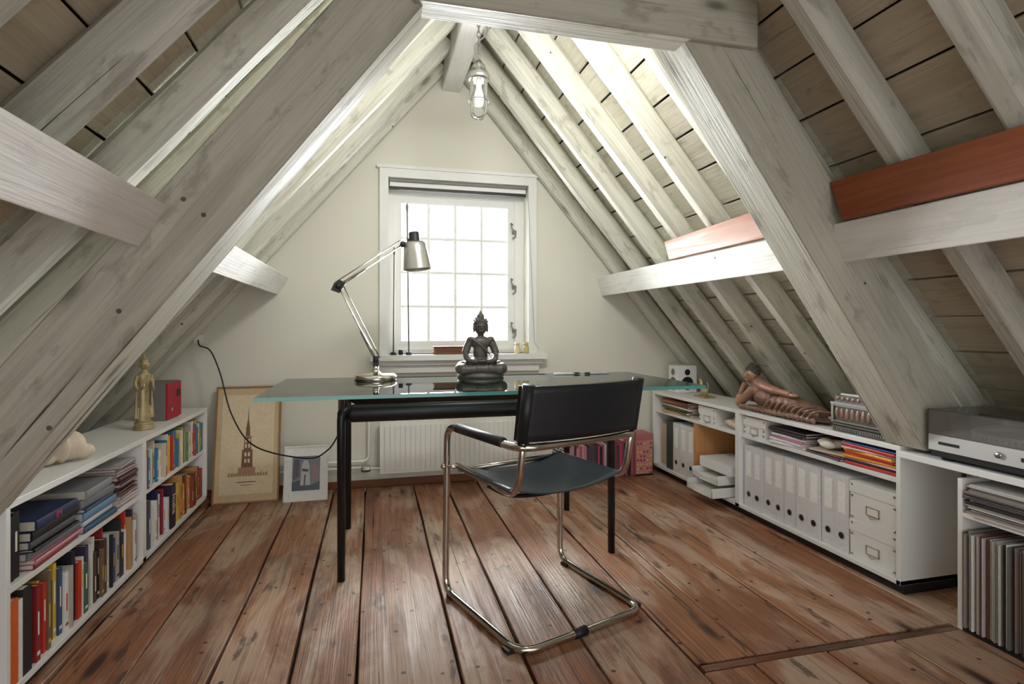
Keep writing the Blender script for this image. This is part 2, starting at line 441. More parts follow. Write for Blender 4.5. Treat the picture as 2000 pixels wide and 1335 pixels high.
for z in(1.66,1.28,0.98):
    b.tube(smoothpath([(0.93,yf-0.015,z+0.05),(0.915,yf-0.03,z+0.055),(0.92,yf-0.04,z+0.02),(0.94,yf-0.04,z+0.0),(0.945,yf-0.035,z-0.035),(0.925,yf-0.03,z-0.045)],4),0.006,M_grey,seg=8)
    b.box((0.925,yf-0.03,z-0.012),(0.955,yf-0.018,z+0.012),M_grey)
b.done('window_1',bevel=0.003)
# roller blind
b=MB()
b.lathe([(0,0),(0.022,0),(0.022,0.9),(0,0.9)],M_frame,M=T(0.10,YW+0.035,1.925)@RY(90))
b.box((0.095,YW+0.008,1.885),(1.0,YW+0.018,1.905),M_blackpl)
b.box((0.10,YW+0.010,1.905),(0.995,YW+0.013,1.93),M_frame)
b.box((0.095,YW-0.0,1.935),(1.005,YW+0.06,1.954),M_grey)
b.tube([(1.0,YW-0.035,1.94),(1.03,YW-0.035,1.3),(1.045,YW-0.04,0.9),(1.075,YW-0.05,0.86)],0.0015,M_grey,seg=6)
b.done('roller_blind',bevel=0.001)

# baseboard
b=MB(); b.box((-1.6,YW-0.018,0.0),(2.5,YW,0.045),M_brown,(0.45,0.38,0.34)); b.done('baseboard_back',bevel=0.003)

# ------------------------------------------------------------ radiator
b=MB()
rx0,rx1,rz0,rz1,ry=0.04,1.08,0.10,0.42,3.50
b.box((rx0,ry,rz0),(rx1,ry+0.012,rz1),M_rad)
n=32
for i in range(n):
    x=rx0+0.02+(rx1-rx0-0.04)*(i+0.5)/n
    b.box((x-0.009,ry-0.009,rz0+0.02),(x+0.009,ry+0.002,rz1-0.025),M_rad)
b.box((rx0,ry+0.045,rz0),(rx1,ry+0.055,rz1),M_rad)
for i in range(52):
    x=rx0+(rx1-rx0)*(i+0.5)/52; b.box((x-0.005,ry+0.01,rz1-0.008),(x+0.005,ry+0.046,rz1),M_rad)
b.box((rx0-0.004,ry-0.004,rz0),(rx0,ry+0.058,rz1),M_rad); b.box((rx1,ry-0.004,rz0),(rx1+0.004,ry+0.058,rz1),M_rad)
for x in(0.2,0.9): b.box((x,ry+0.055,0.2),(x+0.04,YW-0.001,0.36),M_rad)
b.tube(fillet([(rx0,ry+0.03,0.13),(-0.04,ry+0.03,0.13),(-0.04,YW-0.03,0.13),(-0.75,YW-0.03,0.13)],0.03),0.009,M_rad)
b.tube(fillet([(-0.75,YW-0.03,0.17),(-0.03,YW-0.03,0.17),(-0.03,YW-0.03,0.45),(-0.03,YW-0.012,0.45)],0.04),0.009,M_rad)
b.lathe([(0,0),(0.018,0),(0.02,0.01),(0.02,0.045),(0.016,0.055),(0,0.055)],M_steel,M=T(-0.02,ry+0.03,0.13)@RY(-90))
b.done('radiator',bevel=0.003)

# ------------------------------------------------------------ desk
desk=empty('glass_desk',(0.5,2.6,0))
b=MB()
x0,x1,y0,y1,z0,z1=-0.43,1.45,2.20,3.0,0.727,0.742
v=[(x0,y0,z0),(x1,y0,z0),(x1,y1,z0),(x0,y1,z0),(x0,y0,z1),(x1,y0,z1),(x1,y1,z1),(x0,y1,z1)]
b.add(v,[(0,3,2,1),(4,5,6,7)],M_tglass); b.add(v,[(0,1,5,4),(1,2,6,5),(2,3,7,6),(3,0,4,7)],M_edge)
b.done('glass_top',desk)
b=MB()
lx0,lx1,ly0,ly1=-0.125,1.03,2.29,2.88
for y in(ly0,ly1):
    s=1 if y==ly0 else -1
    b.tube([(lx0+0.01,y+s*0.03,0.655),(lx0+0.04,y+s*0.03,0.655),(lx1-0.04,y+s*0.03,0.655),(lx1-0.01,y+s*0.03,0.655)],[0.02,0.036,0.036,0.02],M_black,seg=20,sx=0.6,sy=1.0)
    for x in(lx0,lx1):
        q=0.05 if x==lx0 else -0.05
        b.tube(fillet([(x,y,0.0),(x,y,0.668),(x+q,y+s*0.05,0.672)],0.035),[0.019]*1+[0.021]*7+[0.021],M_black,seg=16,sx=1.0,sy=0.8)
        b.lathe([(0,0),(0.012,0),(0.012,0.045),(0.02,0.045),(0.02,0.053),(0,0.053)],M_chrome,M=T(x,y,0.674))
for x in(lx0,lx1):
    b.tube([(x,ly0,0.655),(x,ly1,0.655)],0.026,M_black,seg=18,sx=0.6,sy=1.0)
b.done('desk_frame',desk)

# ------------------------------------------------------------ chair
CM=T(0.597,1.935,0)@RZ(18)
ch=empty('cantilever_armchair',(0.597,1.935,0))
b=MB();b.M=CM
r=0.0125;a=0.265;ar=0.25
loop=[(-ar,-0.24,0.63),(-a,0.245,0.63),(-a-0.005,0.25,r),(-a+0.01,-0.25,r),(a-0.01,-0.25,r),(a+0.005,0.25,r),(a,0.245,0.63),(ar,-0.24,0.63)]
b.tube(fillet(loop,[0.07,0.06,0.06,0.07,0.07,0.06,0.06,0.07],8,True),r,M_chrome,seg=14,closed=True)
for s in(-1,1):
    x=s*0.228
    b.tube(fillet([(x,0.235,0.478),(x,-0.19,0.465),(x,-0.255,0.82)],0.07,8),0.0115,M_chrome,seg=12)
    b.tube([(s*0.235,0.215,0.478),(s*(a+0.008),0.248,0.478)],0.009,M_chrome,seg=10)
    b.ell((s*(a+0.012),0.25,0.478),(0.012,0.012,0.012),M_chrome)
    b.tube([(x,-0.238,0.63),(s*(ar+0.004),-0.2,0.63)],0.008,M_chrome,seg=10)
    for y in(0.2,-0.2): b.box((s*a-0.016,y-0.018,0.0),(s*a+0.016,y+0.018,0.012),M_blackpl)
b.tube(smoothpath([(-0.238,-0.02,0.465),(-0.15,-0.03,0.42),(0,-0.03,0.405),(0.15,-0.03,0.42),(0.238,-0.02,0.465)],6),0.008,M_black,seg=10)
b.tube([(-0.238,0.2,0.47),(0.238,0.2,0.47)],0.010,M_chrome)
b.tube([(-0.05,-0.25,r),(0.0,-0.25,r)],0.0155,M_blackpl)
b.done('frame',ch)
b=MB();b.M=CM
def seatf(u,v):
    x=-0.24+0.48*u; y=0.205-0.375*v
    e=abs(2*u-1)
    z=0.488-0.052*(1-e**2.2)*(0.75+0.25*math.sin(math.pi*v))
    if e>0.97: z-=0.012
    return (x,y,z)
b.surf(seatf,32,12,M_seat)
b.done('seat',ch,solid=0.006)
b=MB();b.M=CM
def backf(u,v):
    x=-0.243+0.486*u; e=abs(2*u-1); z=0.648+0.174*v
    zz=(z-0.465)/(0.835-0.465)
    y=-0.19-0.065*zz-0.03*(1-e**2)-0.013*(1 if e<0.98 else 0.2)
    return (x,y,z)
b.surf(backf,28,8,M_leather)
def backf2(u,v):
    x,y,z=backf(u,v); e=abs(2*u-1); return (x,y+0.012+ (0.022 if e>0.86 else 0.0),z)
b.surf(backf2,28,8,M_leather)
for s in(-1,1): b.tube([(s*0.229,-0.222,0.648),(s*0.229,-0.256,0.824)],0.018,M_leather,seg=14)
b.done('backrest',ch,solid=0.006)
b=MB();b.M=CM
for s in(-1,1): b.tube([(s*(a-0.003),0.165,0.634),(s*(a-0.003),0.16,0.634),(s*(ar+0.003),-0.14,0.634),(s*(ar+0.003),-0.145,0.634)],[0.014,0.019,0.019,0.014],M_blackpl,seg=14,sx=1.0,sy=0.9)
b.done('arm_pads',ch)

# ------------------------------------------------------------ bookcases
def bookcase(name,side,xf,ys,ztop,zmid,depth,extra=None):
    b=MB(); xb=xf+side*depth; t=0.018
    def B(xa,xc,y0,y1,z0,z1,m=M_lacquer): b.box((min(xa,xc),y0,z0),(max(xa,xc),y1,z1),m)
    ya,yz=ys[0],ys[-1]
    B(xf,xb,ya,yz,ztop-0.02,ztop); B(xf,xb,ya,yz,0.04,0.058); B(xf+side*0.012,xb,ya+t,yz-t,zmid-0.009,zmid+0.009)
    B(xb-side*0.006,xb,ya,yz,0.05,ztop-0.01)
    B(xf+side*0.03,xb,ya+0.01,yz-0.01,0.0,0.04,M_blackpl)
    for i,y in enumerate(ys):
        if i==0: B(xf,xb,y,y+t,0.04,ztop-0.02)
        elif i==len(ys)-1: B(xf,xb,y-t,y,0.04,ztop-0.02)
        else: B(xf,xb,y-0.017,y+0.017,0.04,ztop-0.02)
    if extra: extra(B)
    b.done(name,bevel=0.0015)
bookcase('bookcase',-1,-0.914,[1.69,2.574,3.455],0.55,0.31,0.29)
def ex(B): B(1.905,2.19,3.006,3.024,0.058,0.415,M_lightwood)
bookcase('low_bookcase',1,1.90,[1.645,2.598,3.53],0.56,0.425,0.30,ex)

PAL=[(225,222,215),(30,32,38),(200,60,40),(230,190,60),(60,80,120),(40,90,90),(150,40,45),(235,235,230),(215,120,50),(90,60,45),(40,44,50),(180,175,165),(20,20,22),(200,200,205),(120,100,80),(60,50,80),(190,150,100),(235,225,190),(70,100,80),(245,245,242)]
def book(b,side,xs,y0,t,z0,h,depth,col,M=None,label=True):
    c=srgb(*col)
    def B(xa,xc,ya,yb,za,zb,cc): b.box((min(xa,xc),ya,za),(max(xa,xc),yb,zb),M_attr,cc,M)
    B(xs,xs+side*0.003,y0,y0+t,z0,z0+h,c)
    B(xs+side*0.003,xs+side*depth,y0,y0+0.002,z0,z0+h,c); B(xs+side*0.003,xs+side*depth,y0+t-0.002,y0+t,z0,z0+h,c)
    B(xs+side*0.003,xs+side*(depth-0.004),y0+0.002,y0+t-0.002,z0+0.003,z0+h-0.003,srgb(228,220,200))
    if label and t>0.012:
        lc=srgb(*random.choice([(240,240,235),(20,20,20),(220,180,70),(200,40,40),(235,230,210)]))
        k=U(0.5,0.8); B(xs-side*0.0006,xs,y0+t*0.35,y0+t*0.65,z0+h*(k-0.3),z0+h*k,lc)
        if R()<0.5: B(xs-side*0.0006,xs,y0+t*0.15,y0+t*0.85,z0+h*0.08,z0+h*0.13,lc)
def bookrow(b,side,xf,y0,y1,z0,hmin,hmax,pal,tmin=0.010,tmax=0.030,depth=(0.15,0.21)):
    y=y0
    while y<y1-tmin:
        t=min(U(tmin,tmax),y1-y); h=U(hmin,hmax)
        book(b,side,xf+side*U(0.005,0.03),y,t-0.001,z0,h,U(*depth),random.choice(pal)); y+=t
LIGHT=[(235,235,230),(225,222,215),(230,190,60),(215,205,180),(60,130,170),(235,235,230),(200,60,40),(110,150,90),(180,175,165),(90,120,150)]
b=MB()
bookrow(b,-1,-0.914,2.60,3.43,0.3195,0.13,0.19,LIGHT,0.008,0.02)
bookrow(b,-1,-0.914,3.0,3.43,0.0585,0.15,0.215,[(215,140,60),(200,150,90),(150,60,45),(230,190,90),(120,60,40),(235,225,190)],0.012,0.028)
book(b,-1,-0.918,2.90,0.05,0.0585,0.205,0.2,(50,30,60),label=False)
bookrow(b,-1,-0.914,2.60,2.895,0.0585,0.15,0.215,[(235,235,230),(30,40,90),(220,220,225),(160,40,40),(90,90,95)],0.012,0.024)
bookrow(b,-1,-0.914,2.95,3.0,0.0585,0.15,0.2,PAL)
book(b,-1,-0.918,1.712,0.035,0.0585,0.225,0.2,(226,104,44),label=False)
book(b,-1,-0.918,1.748,0.018,0.0585,0.215,0.2,(235,235,232),label=False)
book(b,-1,-0.918,1.767,0.04,0.0585,0.235,0.2,(38,36,40),label=False)
bookrow(b,-1,-0.914,1.809,2.55,0.0585,0.16,0.235,PAL,0.009,0.026)
bookrow(b,-1,-0.914,1.715,1.81,0.3195,0.17,0.2,[(60,20,25),(25,25,30),(110,30,35)],0.02,0.03)
def flat(b,side,xf,y0,y1,z,t,d,c,rot=0):
    w=y1-y0; Mx=T(xf+side*(d/2),(y0+y1)/2,z)@RZ(rot); c=srgb(*c)
    b.box((-d/2,-w/2,0),(d/2,w/2,0.002),M_attrg,c,Mx); b.box((-d/2,-w/2,t-0.0023),(d/2,w/2,t-0.0003),M_attrg,c,Mx)
    b.box((-d/2+0.003,-w/2+0.003,0.002),(d/2-0.003,w/2-0.003,t-0.0023),M_attr,srgb(228,222,206),Mx)
    xx=-side*d/2
    n=6; pr=[]
    for i in range(n+1):
        an=-math.pi/2+math.pi*i/n; pr.append((xx-side*0.004*math.cos(an),(t-0.0003)/2+(t-0.0003)/2*math.sin(an)))
    pr+= [(xx+side*0.003,t-0.0003),(xx+side*0.003,0)]
    b.prism(pr,-w/2,w/2,M_attrg,c,Mx)
    return z+t
def stack(b,side,xf,yc,z0,n,w,d,pal,tmin=0.008,tmax=0.02,rot=6,zmax=9):
    z=z0
    for i in range(n):
        t=U(tmin,tmax)
        if z+t>zmax: break
        ww=w*U(0.85,1);dd=d*U(0.9,1)
        flat(b,side,xf+side*U(0.012,0.028),yc-ww/2,yc+ww/2,z,t,dd,random.choice(pal),U(-rot,rot)); z+=t
    return z
z=0.3195
for t,c,yy0,yy1,rt in((0.016,(150,50,60),1.83,2.08,2),(0.012,(210,140,150),1.83,2.10,1),(0.022,(120,124,130),1.825,2.09,-1),(0.008,(30,30,34),1.83,2.08,1),(0.022,(86,90,96),1.83,2.07,0),(0.026,(34,36,42),1.83,2.09,1),(0.03,(46,60,96),1.84,2.06,0)):
    z=flat(b,-1,(-0.925 if rt==0 and t==0.03 else -0.925-U(0,0.012)),yy0,yy1,z,t,0.2,c,rt)
z=0.3195
for t,c,yy0,yy1,rt in((0.02,(60,100,130),2.115,2.34,-1),(0.018,(220,225,230),2.115,2.33,1),(0.028,(110,150,185),2.115,2.35,0),(0.012,(70,90,120),2.12,2.33,2),(0.03,(126,132,140),2.115,2.34,-2),(0.03,(150,154,160),2.125,2.32,2)):
    z=flat(b,-1,-0.925-U(0,0.012),yy0,yy1,z,t,0.2,c,rt)
zt=stack(b,-1,-0.914,2.452,0.3195,16,0.18,0.22,[(225,215,215),(150,120,130),(120,90,80),(200,195,190),(170,150,150),(90,60,60)],0.006,0.014,4,zmax=0.50)
lib=b.done('books')
def text(body,size,M,col,parent,name):
    cu=bpy.data.curves.new(name,'FONT'); cu.body=body; cu.size=size; cu.align_x='CENTER'; cu.align_y='CENTER'; cu.extrude=0.0004
    o=bpy.data.objects.new(name,cu); COL.objects.link(o)
    o.data.materials.append(basic(name+'_ink',srgb(*col),0.5))
    o.parent=parent; o.matrix_parent_inverse=Matrix.Translation(parent.location).inverted(); o.matrix_basis=M
    return o
SP=Matrix(((0,0,1,0),(0,1,0,0),(-1,0,0,0),(0,0,0,1)))
text('India',0.05,T(-0.9170,2.925,0.17)@SP,(235,220,190),lib,'spine_lettering')
SH=Matrix(((0,0,1,0),(1,0,0,0),(0,1,0,0),(0,0,0,1)))
text('IM',0.03,T(-0.9205,1.95,0.4405)@SH,(210,90,110),lib,'spine_lettering_short')

# ------------------------------------------------------------ right shelf contents
def binder(b,side,xs,y0,t,z0,h,d,col):
    c=srgb(*col)
    b.box((xs,y0,z0),(xs+side*d,y0+t,z0+h),M_attr,c)
    if col[0]>150:
        yc=y0+t/2; M=T(xs-0.0008,yc,z0+0.065)@RY(-90)
        b.lathe([(0,0),(0.0125,0),(0.0125,0.001),(0,0.001)],M_blackpl,n=18,M=M)
        b.lathe([(0.0125,0),(0.015,0.0),(0.015,0.0016),(0.0125,0.0016)],M_steel,n=18,M=M)
        b.box((xs-0.0007,yc-0.02,z0+0.16),(xs,yc+0.02,z0+0.29),M_attr,srgb(246,246,244))
b=MB()
y=1.895
while y<2.575-0.07:
    binder(b,1,1.915+U(0,0.01),y,0.072,0.0585,0.318,0.27,(222,222,223)); y+=0.0752
for k,c in enumerate([(226,226,224),(228,228,226),(222,222,220),(60,75,70)]):
    binder(b,1,1.92,3.04+k*0.085,0.078,0.0585,0.318,0.27,c)
b.box((1.95,3.39,0.0585),(2.15,3.50,0.34),M_attr,srgb(200,180,150))
b.done('ring_binders',bevel=0.002)
def sbox(name,lo,hi):
    b=MB(); x0,y0,z0=lo;x1,y1,z1=hi; lid=0.045
    b.box((x0+0.003,y0+0.003,z0),(x1,y1-0.003,z1-lid+0.003),M_lacquer); b.box((x0,y0,z1-lid),(x1,y1,z1),M_lacquer)
    yc=(y0+y1)/2; zc=(z0+z1-lid)/2
    xq=x0-0.001
    for (a0,a1,c0,c1) in((yc-0.03,yc+0.03,zc+0.014,zc+0.018),(yc-0.03,yc+0.03,zc-0.018,zc-0.014),(yc-0.03,yc-0.026,zc-0.018,zc+0.018),(yc+0.026,yc+0.03,zc-0.018,zc+0.018)):
        b.box((xq,a0,c0),(x0+0.004,a1,c1),M_steel)
    b.box((xq+0.001,yc-0.026,zc-0.014),(x0+0.004,yc+0.026,zc+0.014),M_paper)
    b.tube(smoothpath([(x0,yc-0.015,zc-0.02),(x0-0.008,yc,zc-0.026),(x0,yc+0.015,zc-0.02)],4),0.002,M_steel,seg=6)
    for yy in(y0+0.014,y1-0.014):
        for zz in(z0+0.014,z1-lid-0.012,z1-0.012): b.ell((x0,yy,zz),(0.0025,0.006,0.006),M_steel,n=8)
    b.done(name,bevel=0.002)
sbox('storage_box',(1.915,1.668,0.0585),(2.17,1.888,0.212))
sbox('storage_box',(1.915,1.668,0.2125),(2.17,1.888,0.37))
sbox('storage_box',(1.92,2.40,0.4345),(2.12,2.575,0.53))
sbox('storage_box',(1.92,2.82,0.4345),(2.12,2.995,0.53))
b=MB(); stack(b,1,1.90,2.25,0.4345,7,0.25,0.22,[(190,110,150),(60,50,60),(235,235,235),(210,130,160),(90,50,80)],0.008,0.015,6,zmax=0.52)
b.done('magazines')
b=MB(); stack(b,1,1.90,1.80,0.4345,9,0.26,0.22,[(200,60,50),(60,90,160),(230,200,190),(240,160,60),(70,70,90),(200,120,60),(225,225,225)],0.007,0.013,5,zmax=0.53)
b.done('magazines')
b=MB(); stack(b,1,1.90,2.02,0.4345,3,0.20,0.22,[(90,100,110),(210,200,180),(150,60,50)],0.008,0.012,8)
for i in range(9): b.ell((1.98+U(-0.04,0.04),2.03+U(-0.06,0.06),0.478+U(0,0.015)),(U(0.02,0.035),U(0.02,0.04),U(0.012,0.02)),M_paper,n=8)
b.done('magazines')
b=MB(); stack(b,1,1.90,3.26,0.4345,7,0.34,0.22,[(150,110,80),(220,215,200),(120,60,50),(90,90,70),(200,170,120)],0.008,0.014,5,zmax=0.525); b.done('books')
b=MB()
for i in range(14): b.ell((1.97+U(-0.04,0.04),2.70+U(-0.06,0.06),0.455+U(0,0.03)),(U(0.015,0.03),U(0.02,0.035),U(0.012,0.02)),M_shell,n=8)
b.done('crumpled_cloth',remesh=0.006,smoothit=2)
b=MB()
def tray(x0,y0,z0):
    x1=x0+0.32;y1=y0+0.25;h=0.055
    b.box((x0,y0,z0),(x1,y1,z0+0.004),M_lacquer); b.box((x0,y0,z0),(x1,y0+0.004,z0+h),M_lacquer); b.box((x0,y1-0.004,z0),(x1,y1,z0+h),M_lacquer); b.box((x1-0.004,y0,z0),(x1,y1,z0+h),M_lacquer)
    b.box((x0,y0,z0),(x0+0.004,y0+0.07,z0+h*0.7),M_lacquer); b.box((x0,y1-0.07,z0),(x0+0.004,y1,z0+h*0.7),M_lacquer)
    b.box((x0+0.01,y0+0.02,z0+0.004),(x1-0.02,y1-0.02,z0+0.02),M_paper)
tray(1.80,2.68,0.0585); tray(1.85,2.70,0.12)
b.box((1.90,2.66,0.18),(2.12,2.95,0.235),M_lacquer)
b.done('letter_trays',bevel=0.001)

b=MB()
b.box((1.985,3.34,0.561),(2.13,3.46,0.745),M_lacquer)
b.lathe([(0,0.004),(0.03,0),(0.042,0.004),(0.046,0)],M_grey,M=T(1.985,3.40,0.62)@RY(-90))
b.lathe([(0,0.004),(0.015,0),(0.022,0.002)],M_grey,M=T(1.985,3.40,0.70)@RY(-90))
b.lathe([(0,0.005),(0.014,0.003),(0.036,0.001),(0.042,0.004),(0.045,0)],M_blackpl,M=T(2.058,3.3395,0.625)@RX(90))
b.lathe([(0,0.004),(0.012,0.001),(0.019,0.003),(0.021,0)],M_blackpl,M=T(2.058,3.3395,0.70)@RX(90))
b.done('speaker',bevel=0.004)
b=MB()
b.box((1.99,3.04,0.56),(2.07,3.16,0.572),M_gold); b.ell((2.03,3.10,0.60),(0.02,0.035,0.028),M_gold); b.ell((2.03,3.13,0.635),(0.014,0.014,0.03),M_gold)
b.ell((2.03,3.14,0.665),(0.011,0.013,0.013),M_gold); b.tube([(2.03,3.07,0.60),(2.03,3.055,0.64),(2.03,3.07,0.66)],0.005,M_gold)
b.done('brass_figurine',remesh=0.003,smoothit=2)

b=MB()
stack(b,1,1.90,1.815,0.5605,3,0.34,0.24,[(150,140,110),(80,76,70),(120,110,90)],0.010,0.013,2)
for i in range(30):
    yy=1.66+i*0.0105
    b.tube([(1.912+0.006*math.cos(t),yy,0.572+0.006*math.sin(t)) for t in [2*math.pi*k/8 for k in range(8)]],0.0012,M_steel,seg=5,closed=True)
b.done('notebooks')
b=MB()
x0,x1,y0,y1=1.925,2.15,1.73,1.98
b.box((x0,y0,0.597),(x1,y1,0.675),M_bronze,(1,1,1)); b.box((x0-0.008,y0-0.008,0.675),(x1+0.008,y1+0.008,0.684),M_steel); b.box((x0+0.004,y0+0.004,0.684),(x1-0.004,y1-0.004,0.715),M_bronze)
b.box((x0+0.02,y0+0.02,0.715),(x1-0.02,y1-0.02,0.721),M_steel)
for i in range(9):
    yy=y0+0.02+(y1-y0-0.04)*i/8
    b.ell((x0,yy,0.637),(0.003,0.010,0.024),M_brz2,n=10); b.ell((x0+0.004,yy,0.70),(0.003,0.009,0.009),M_brz2,n=10)
for i in range(8):
    xx=x0+0.02+(x1-x0-0.04)*i/7
    b.ell((xx,y0,0.637),(0.010,0.003,0.024),M_brz2,n=10); b.ell((xx,y0+0.004,0.70),(0.009,0.003,0.009),M_brz2,n=10)
for zz in(0.602,0.670):
    b.box((x0-0.003,y0-0.003,zz-0.003),(x1+0.003,y1+0.003,zz+0.003),M_steel)
for xx in(x0,x1):
    for yy in(y0,y1): b.box((xx-0.006,yy-0.006,0.597),(xx+0.006,yy+0.006,0.675),M_steel)
b.done('ornate_chest',bevel=0.0015)

# reclining buddha : parts robe (body) + head/skin
rec=empty('reclining_buddha_statue',(2.0,2.36,0.56))
O=T(1.995,2.37,0.563)
b=MB(); m=M_brz2; b.M=O
b.ell((0.0,-0.03,0.014),(0.078,0.30,0.014),m)
b.ell((0.0,0.10,0.075),(0.055,0.10,0.062),m)
b.ell((0.0,-0.01,0.06),(0.06,0.12,0.056),m)
b.tube(smoothpath([(0,-0.03,0.065),(-0.005,-0.15,0.055),(0.0,-0.27,0.038)],6),[0.058-0.0026*i for i in range(13)],m,seg=16)
b.tube(smoothpath([(0.0,-0.03,0.05),(-0.03,-0.14,0.044),(-0.02,-0.27,0.034)],6),[0.048-0.0022*i for i in range(13)],m,seg=16)
for i in range(9):
    b.tube(smoothpath([(-0.062,0.06-i*0.036,0.015),(-0.068,0.03-i*0.040,0.06),(-0.02,0.01-i*0.042,0.108-i*0.006)],5),0.006,m,seg=8)
for i in range(18): b.ell((-0.068+0.0006*abs(i-9),0.24-i*0.03,0.016),(0.012,0.016,0.014),m,n=8)
b.done('robe',rec,remesh=0.0035,smoothit=1)
b=MB(); m=M_skin; b.M=O
b.ell((0.0,0.145,0.11),(0.05,0.06,0.052),m)
b.tube(smoothpath([(-0.03,0.17,0.12),(-0.045,0.275,0.028),(-0.03,0.29,0.062),(-0.02,0.262,0.135)],6),[0.024]*7+[0.020]*6+[0.015]*6,m,seg=12)
b.tube(smoothpath([(-0.035,0.135,0.15),(-0.058,0.03,0.132),(-0.04,-0.10,0.115)],6),[0.026]*5+[0.021]*4+[0.016]*4,m,seg=12)
b.ell((-0.04,-0.12,0.112),(0.013,0.032,0.011),m)
b.tube([(0,0.17,0.13),(-0.003,0.205,0.155)],0.021,m)
hx,hy,hz=-0.005,0.228,0.180
b.ell((hx,hy,hz),(0.038,0.037,0.045),m)
b.ell((hx-0.038,hy,hz-0.003),(0.009,0.006,0.013),m)
b.ell((hx-0.012,hy+0.036,hz-0.005),(0.009,0.006,0.022),m); b.ell((hx-0.012,hy-0.036,hz-0.005),(0.009,0.006,0.022),m)
b.ell((hx-0.033,hy,hz-0.024),(0.006,0.013,0.004),m)
b.ell((hx-0.034,hy-0.014,hz+0.007),(0.006,0.010,0.005),m); b.ell((hx-0.034,hy+0.014,hz+0.007),(0.006,0.010,0.005),m)
b.done('body_and_face',rec,remesh=0.0028,smoothit=1)
b=MB(); m=M_bronze; b.M=O
b.ell((hx+0.008,hy+0.002,hz+0.018),(0.040,0.041,0.036),m); b.ell((hx+0.008,hy+0.006,hz+0.052),0.017,m)
for k in range(40):
    an=k*2.4; f_=k/40; zz=hz+0.012+0.045*f_; rr=0.041*math.sqrt(max(0.04,1-f_*f_))
    if rr*math.cos(an)>-0.022 or f_>0.45: b.ell((hx+0.008+rr*math.cos(an),hy+rr*math.sin(an),zz),0.006,m,n=8)
b.done('hair',rec,remesh=0.0028,smoothit=1)

# ------------------------------------------------------------ seated buddha on desk
b=MB(); b.M=T(0.545,2.86,0.742)@RZ(-4)
m=M_bronze
b.lathe([(0,0),(0.118,0),(0.125,0.008),(0.118,0.02),(0.11,0.026),(0,0.026)],m,M=Matrix.Diagonal((1,0.72,1,1)),n=32)
for s in(-1,1):
    b.tube(smoothpath([(s*0.03,0.02,0.055),(s*0.10,-0.015,0.05),(s*0.09,-0.06,0.045),(0.0-s*0.03,-0.075,0.05)],6),[0.036]*7+[0.030]*6+[0.020]*6,m,seg=14)
    b.ell((s*0.105,-0.03,0.046),(0.026,0.033,0.024),m)
    b.tube(smoothpath([(s*0.056,0.01,0.19),(s*0.078,0.0,0.13),(s*0.066,-0.04,0.092),(s*0.02,-0.07,0.085)],6),[0.020]*7+[0.016]*6+[0.012]*6,m,seg=12)
    b.ell((s*0.050,0.01,0.195),(0.024,0.026,0.020),m)
    b.ell((s*0.035,0.002,0.258),(0.006,0.009,0.024),m)
    b.ell((s*0.012,-0.034,0.270),(0.009,0.005,0.004),m)
b.ell((0,0.01,0.07),(0.070,0.052,0.042),m)
b.ell((0,0.008,0.135),(0.040,0.034,0.075),m); b.ell((0,0.008,0.18),(0.054,0.034,0.038),m)
b.tube([(0,0.005,0.205),(0,0.003,0.235)],0.017,m)
b.ell((0,0.0,0.262),(0.032,0.035,0.043),m)
b.ell((0,0.006,0.285),(0.036,0.038,0.03),m); b.ell((0,0.008,0.318),(0.02,0.02,0.018),m); b.lathe([(0.012,0),(0.007,0.012),(0.0,0.028)],m,M=T(0,0.008,0.328))
b.ell((0,-0.038,0.260),(0.005,0.008,0.012),m); b.ell((0,-0.034,0.243),(0.012,0.006,0.004),m)
b.ell((0,-0.06,0.088),(0.03,0.018,0.01),m)
for k in range(26):
    an=k*2.4; zz=0.275+0.035*(k/26); rr=0.036*math.sqrt(max(0.05,1-((zz-0.285)/0.034)**2))
    yy=0.006+rr*math.sin(an)
    if yy>-0.022 or zz>0.292: b.ell((rr*math.cos(an),yy,zz),0.006,m,n=8)
b.tube(smoothpath([(-0.05,-0.02,0.205),(0.0,-0.036,0.165),(0.045,-0.028,0.12)],6),0.005,m,seg=8)
b.done('seated_buddha_statue',remesh=0.0024,smoothit=1)

# standing gold buddha
b=MB(); b.M=T(-0.99,2.78,0.55)@RZ(40); m=M_gold
b.lathe([(0,0),(0.042,0),(0.042,0.012),(0.034,0.02),(0.038,0.03),(0.03,0.038),(0,0.038)],m)
b.lathe([(0.026,0.036),(0.027,0.06),(0.019,0.12),(0.020,0.16),(0.017,0.19),(0.025,0.225),(0.026,0.245),(0.010,0.262),(0.008,0.27)],m,M=Matrix.Diagonal((1,0.7,1,1)))
for s in(-1,1):
    b.tube(smoothpath([(s*0.027,0,0.24),(s*0.034,0,0.20),(s*0.028,-0.02,0.175),(s*0.018,-0.042,0.19)],5),[0.008]*6+[0.007]*5+[0.005]*5,m,seg=10)
    b.ell((s*0.018,-0.047,0.197),(0.005,0.004,0.012),m)
    b.tube([(s*0.03,0.0,0.17),(s*0.033,0.0,0.05)],[0.003,0.009],m)
    b.ell((s*0.019,0,0.285),(0.003,0.005,0.012),m)
b.ell((0,0,0.288),(0.018,0.019,0.024),m); b.ell((0,0.001,0.305),(0.018,0.019,0.012),m); b.lathe([(0.010,0.312),(0.008,0.322),(0.003,0.332),(0,0.345)],m)
b.ell((0,-0.02,0.286),(0.003,0.004,0.006),m)
b.done('standing_buddha_statue',remesh=0.0022,smoothit=1)

